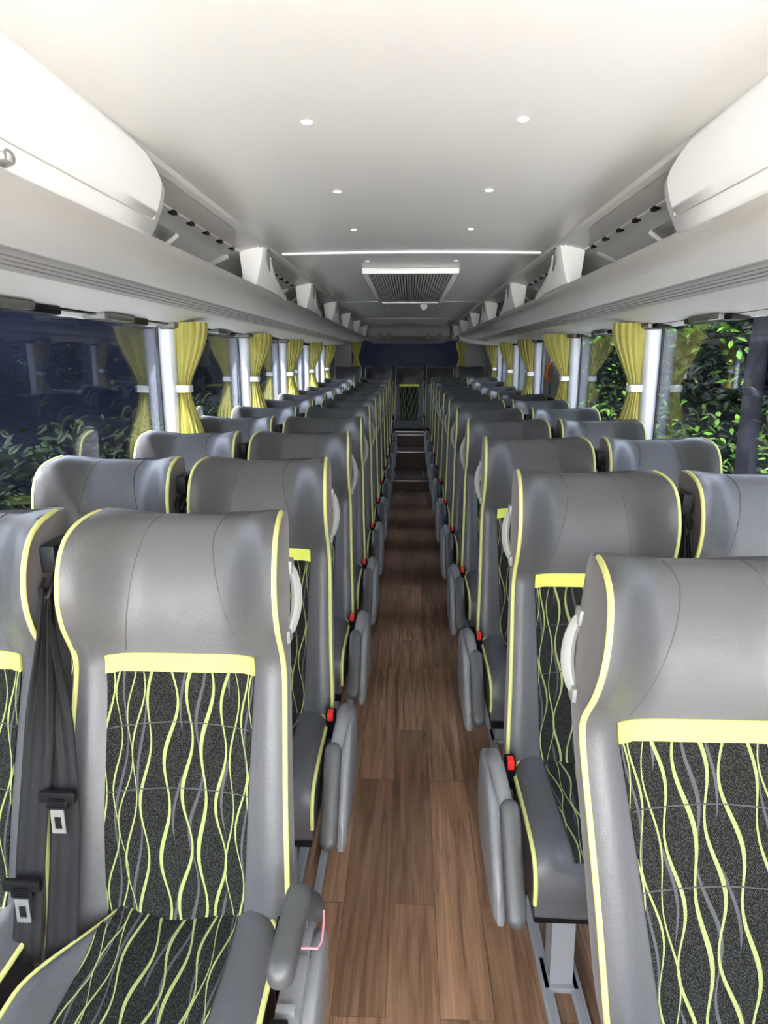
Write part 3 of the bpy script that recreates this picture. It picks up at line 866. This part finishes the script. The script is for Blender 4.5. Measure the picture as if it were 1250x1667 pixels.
    def yedge(f_):   # far edge of the locker front, rounded upper corner
        return 1.47+.27*math.sin(min(1, f_/.42)*PI/2)**.75+.012*f_
    d = MB(); rows = []
    for q in range(17):
        f_ = q/16; ye = yedge(f_)
        rows.append([surf(YF+.12, f_, 0)]+[surf(YF+.12+(ye-.01-YF-.12)*e/12, f_, .0) for e in range(1, 13)]+[surf(ye, f_, -.006), (s*(prof_x(f_)+.05), ye+.005, 1.955-.172*f_)])
    d.grid(rows); bp(d, 'housing', ['white'], parent=lk, angle=50, solid=.004)
    dd = MB(); rows = []
    for q in range(15):
        f_ = .0+.80*q/14; ye = yedge(f_+.04)-.05
        rows.append([surf(YF+.14, f_, 0)]+[surf(YF+.14+(ye-YF-.14)*e/12, f_, .009*(1 if 0 < q < 14 else .3)) for e in range(0, 13)]+[surf(ye+.008, f_, -.002)])
    dd.grid(rows); bp(dd, 'door', ['white'], parent=lk, angle=50)
    ed = MB(); ed.tube([surf(yedge(.04+.8*q/14)-.042, .8*q/14, .004) for q in range(15)]+[surf(1.55-.2*e, .80, .004) for e in range(1, 15)], .0016, 6)
    bp(ed, 'door_seal', ['rackdark'], parent=lk)
    if s < 0:
        la = MB(); rows = []
        for q in range(5):
            k_ = 1-.25*q/4
            rows.append([(s*(prof_x(.93)-.002-.003*q)+0, 1.112+.022*k_*math.cos(2*PI*e/16), 1.798+.015*k_*math.sin(2*PI*e/16)) for e in range(16)])
        la.grid(rows, 0, closed=True, cap=True); bp(la, 'latch', ['steel'], parent=lk)
        lb = MB(); lb.box(*sorted((s*(prof_x(.93)-.010), s*(prof_x(.93)-.0155))), 1.106, 1.118, 1.792, 1.804, bev=.002); bp(lb, 'keyhole', ['rackdark'], parent=lk)
    tag(lk, f'glossy white closed overhead locker at the front {nm}', 'locker')

# ------------------------------------------------------------------ rear of the bus
w = MB()
w.box(XL-.05, XR+.05, YB, YB+.06, -.05, 1.13)
w.box(XL-.05, XR+.05, YB, YB+.06, 1.76, 2.06)
w.box(XL-.05, -.92, YB, YB+.06, 1.13, 1.76); w.box(.86, XR+.05, YB, YB+.06, 1.13, 1.76)
struct(w.build('wall_back', ['wall'], smooth=False))
g = MB(); g.box(-.92, .86, YB+.02, YB+.026, 1.13, 1.76); struct(g.build('window_3', ['glass_rear'], smooth=False))
for s, nm in ((-1, 'left'), (1, 'right')):
    X = -.84 if s < 0 else .80
    cu = MB(); rows = []
    for i in range(20):
        z = 1.74-.62*i/19; dz = abs(z-1.5); w_ = .035+.05*sstep(0, .2, dz)
        rows.append([(X+math.cos(2*PI*j/48)*w_*(1+.05*math.sin(12*PI*2*j/48)), YB-.06+math.sin(2*PI*j/48)*.03*(1+.25*math.sin(2*PI*j/48*11)), z) for j in range(48)])
    cu.grid(rows, 0, closed=True, cap=True)
    tag(cu.build('curtain', ['curtain'], angle=80), f'small lime curtain beside the rear window on the {nm}', 'curtain', 'gathered lime curtains')
# air duct box under the ceiling
d = MB(); pr = [(10.05, 1.949), (10.02, 1.90), (10.05, 1.80), (10.15, 1.745), (10.45, 1.72), (10.95, 1.72), (10.95, 1.949)]
rows = []
for q in range(25):
    x = -.66+1.28*q/24; e = min(x+.66, .62-x); k = math.sqrt(max(0, 1-max(0, 1-e/.10)**2))
    rows.append([(x, y if y > 10.5 else 10.45-(10.45-y)*(.4+.6*k), 1.949-(1.949-z)*(.35+.65*k)) for y, z in pr])
d.grid(rows, 0, closed=True, cap=True)
off = Vector((0, 10.3, 1.8)); du = empty('air_duct', off)
d.v = [tuple(Vector(v)-off) for v in d.v]; d.build('housing', ['duct'], du, angle=40)
for x in (-.44, -.30, .26, .42):
    n_ = MB(); 
    n_.tube([(x, 10.09, 1.815), (x, 10.03, 1.785)], .036, 16); n_.tube([(x, 10.04, 1.79), (x, 10.015, 1.777)], .016, 12)
    n_.v = [tuple(Vector(v)-off) for v in n_.v]; n_.build('air_nozzle', ['groove'], du)
tag(du, 'grey rounded air duct box with round nozzles above the rear window', 'air duct')
# shorter lower rack end on the right rear
m = MB(); rows = []
for q in range(12):
    f_ = q/11; k = math.sin(min(1, (1-f_)*1.6)*PI/2)**.6 if f_ > .3 else 1
    rows.append([(1.21-(1.21-x)*max(k, .1), 9.0+1.2*f_, 1.70+(z-1.70)*max(k, .2)) for x, z in ((.66, 1.83), (.62, 1.78), (.64, 1.72), (.78, 1.68), (1.0, 1.655), (1.21, 1.645), (1.21, 1.75), (.9, 1.80), (.75, 1.835))])
m.grid(rows, 0, closed=True, cap=True); tag(m.build('rack_end_cover', ['rack'], angle=40), 'rounded grey cover behind the right luggage rack near the rear window', 'cover')

# emergency door on the right
d = MB(); X = XR
poly = [(5.52, .82), (6.18, .82), (6.18, 1.33), (6.10, 1.345), (6.02, 1.36), (5.96, 1.40), (5.92, 1.435), (5.78, 1.435), (5.74, 1.40), (5.68, 1.36), (5.60, 1.345), (5.52, 1.33)]
d.prism(poly, 'x', X-.045, X-.01); do = struct(d.build('door_1', ['wall'], smooth=False))
u_ = MB(); u_.prism([(5.50, 1.335), (5.60, 1.35), (5.68, 1.365), (5.74, 1.405), (5.78, 1.44), (5.92, 1.44), (5.96, 1.405), (6.02, 1.365), (6.10, 1.35), (6.20, 1.335), (6.20, 1.65), (5.95, 1.65), (5.93, 1.47), (5.78, 1.47), (5.76, 1.65), (5.50, 1.65)], 'x', X-.04, X-.01); u_.build('upper_trim', ['trim'], do, smooth=False)
h = MB(); h.tube([(X-.045, 5.87, 1.45), (X-.075, 5.87, 1.43), (X-.08, 5.87, 1.38), (X-.075, 5.87, 1.33), (X-.045, 5.87, 1.31)], .014, 8); h.build('handle', ['orange'], do)
h = MB(); h.box(X-.05, X-.044, 5.83, 5.90, 1.20, 1.285)
h.build('sign', ['green'], do, smooth=False)
h = MB(); h.box(X-.052, X-.04, 5.56, 6.14, 1.10, 1.17, bev=.004); h.build('vent_strip', ['gasket'], do)
# red marks seen beyond the farther right windows
# ------------------------------------------------------------------ front of the bus (behind the camera)
w = MB(); w.box(XL-.05, XR+.05, YF-.06, YF, -.05, .55); w.box(XL-.05, XR+.05, YF-.06, YF, 1.93, 2.06)
w.box(XL-.05, -1.08, YF-.06, YF, .55, 1.93); w.box(1.10, XR+.05, YF-.06, YF, .55, 1.93)
struct(w.build('wall_front', ['wall'], smooth=False))
g = MB(); g.box(-1.08, 1.10, YF-.035, YF-.03, .55, 1.93); struct(g.build('window_4', ['glass_clear'], smooth=False))

# ------------------------------------------------------------------ outside
gr = MB(); gr.box(-30, 30, -30, 40, -1.3, -1.25); struct(gr.build('ground', ['ground'], smooth=False))
def leaves(name, x0, x1, y0, y1, z0, z1, n, mat, seed, size=.09, dens=None):
    rnd = random.Random(seed); mb = MB()
    for _ in range(n):
        for _t in range(20):
            p = Vector((rnd.uniform(x0, x1), rnd.uniform(y0, y1), rnd.uniform(z0, z1)))
            if dens is None or rnd.random() < dens(p): break
        L_ = size*rnd.uniform(.6, 1.4); W_ = L_*.38
        R = Matrix.Rotation(rnd.uniform(0, 6.3), 3, 'Z') @ Matrix.Rotation(rnd.uniform(-.9, .9), 3, 'X') @ Matrix.Rotation(rnd.uniform(-.9, .9), 3, 'Y')
        pts = [(-L_, 0, 0), (-L_*.3, W_, .1*L_), (L_*.4, W_*.7, .12*L_), (L_, 0, -.1*L_), (L_*.4, -W_*.7, .12*L_), (-L_*.3, -W_, .1*L_)]
        mb.add([p+R @ Vector(q) for q in pts], [(0, 1, 2, 3), (0, 3, 4, 5)])
    return mb.build(name, [mat], smooth=False)
fw = MB(); fw.box(-4.7, -4.5, -4, 22, -1.25, 2.2)  # wall added for the shadowed view, its shade is in the navy colour
tag(fw.build('backdrop_wall', ['navy'], smooth=False), 'added dark navy backdrop for the shadowed view outside the left windows', 'wall')
tag(leaves('shrub', -3.9, -3.1, 3.0, 13.8, -1.2, 1.0, 14000, 'leafdark', 3, .075, lambda p: max(0, 1-(p.z+.4)/1.3)), 'low leafy shrubs with shade in their dark colour, outside the left windows', 'shrub', kind='stuff')
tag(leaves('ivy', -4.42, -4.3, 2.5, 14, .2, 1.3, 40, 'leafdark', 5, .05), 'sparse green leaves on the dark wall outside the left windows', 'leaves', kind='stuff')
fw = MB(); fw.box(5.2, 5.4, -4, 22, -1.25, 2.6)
tag(fw.build('backdrop_wall', ['nearblack'], smooth=False), 'dark backdrop wall behind the foliage on the right', 'wall')
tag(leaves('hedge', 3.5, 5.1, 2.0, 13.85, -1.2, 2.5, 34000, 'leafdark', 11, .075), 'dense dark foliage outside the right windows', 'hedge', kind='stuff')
tag(leaves('foliage', 2.75, 3.35, 3.2, 13.8, -.2, 2.35, 2200, 'leaf', 12, .055, lambda p: .12+.88*sstep(1.5, 2.1, p.z)+.6*sstep(1.2, .5, p.z)), 'bright green leaves with sunlight in their colour, outside the right windows', 'foliage', kind='stuff')
for i, (x, y, r, lean) in enumerate(((2.45, 5.0, .08, -.2), (2.5, 7.6, .10, .1))):
    t = MB(); t.tube([(x+lean*q/8*.4+.03*math.sin(q), y+lean*q/8, -1.25+4.2*q/8) for q in range(9)], lambda f: r*(1-.3*f), 12)
    tag(t.build('tree_trunk', ['bark']), ['dark leaning tree trunk outside the nearest right window', 'thick dark tree trunk outside the far right windows'][i], 'tree')
fw = MB(); fw.box(-6, 6, 14.0, 14.2, -1.25, 3.2); tag(fw.build('backdrop_wall', ['nearblack'], smooth=False), 'added near-black backdrop outside the rear window', 'wall')  # near-black sheet added to hide the sky and keep the rear view dark

# ------------------------------------------------------------------ light
wd = bpy.data.worlds.new('sky'); sc.world = wd; wd.use_nodes = True
N, L = wd.node_tree.nodes, wd.node_tree.links
bg = N['Background']
tc = N.new('ShaderNodeTexCoord'); sx = N.new('ShaderNodeSeparateXYZ'); L.new(tc.outputs['Generated'], sx.inputs[0])
rp = N.new('ShaderNodeValToRGB'); L.new(sx.outputs[2], rp.inputs[0])
rp.color_ramp.elements[0].position = 0; rp.color_ramp.elements[0].color = (1, .98, .95, 1)
rp.color_ramp.elements[1].position = .7; rp.color_ramp.elements[1].color = (.76, .86, 1, 1)
L.new(rp.outputs[0], bg.inputs['Color']); bg.inputs['Strength'].default_value = 10.0
def portal(loc, rot, sx_, sy_):
    l = bpy.data.lights.new('window_portal', 'AREA'); l.shape = 'RECTANGLE'; l.size = sx_; l.size_y = sy_
    l.cycles.is_portal = True
    o = bpy.data.objects.new('window_portal', l); o.location = loc; o.rotation_euler = rot; COL.objects.link(o)
wl = bpy.data.lights.new('windshield_fill', 'AREA'); wl.shape = 'RECTANGLE'; wl.size = 2.1; wl.size_y = 1.3; wl.energy = 25; wl.color = (1, .98, .95)  # unseen fill lamp added at the windshield, tilted up to brighten the ceiling
wo = bpy.data.objects.new('windshield_fill', wl); wo.location = (0, YF-.02, 1.24); wo.rotation_euler = (math.radians(90+28), 0, 0); COL.objects.link(wo)
portal((XL-.06, 4.5, 1.23), (PI/2, 0, -PI/2), 10.8, .86)
portal((XR+.06, 4.5, 1.23), (PI/2, 0, PI/2), 10.8, .86)
sl = bpy.data.lights.new('sun', 'SUN'); sl.energy = 60; sl.angle = math.radians(2.0); sl.color = (1, .93, .85)
so_ = bpy.data.objects.new('sun', sl); COL.objects.link(so_)
so_.rotation_euler = Vector((.36, .36, -.86)).to_track_quat('-Z', 'Y').to_euler()

# ------------------------------------------------------------------ camera
cam = bpy.data.cameras.new('camera'); cam.sensor_fit = 'VERTICAL'; cam.sensor_height = 36; cam.lens = 36*1111/1667
cam.clip_start = .02
co = bpy.data.objects.new('camera', cam); COL.objects.link(co)
co.location = (0, 0, 1.5); co.rotation_euler = (math.radians(90-12.755), 0, math.radians(2.11))
sc.camera = co
sc.view_settings.view_transform = 'Standard'; sc.view_settings.look = 'None'; sc.view_settings.gamma = 1
sc.view_settings.use_curve_mapping = False; sc.view_settings.exposure = 0.6
sc.cycles.max_bounces = 10; sc.cycles.diffuse_bounces = 6; sc.cycles.transparent_max_bounces = 12
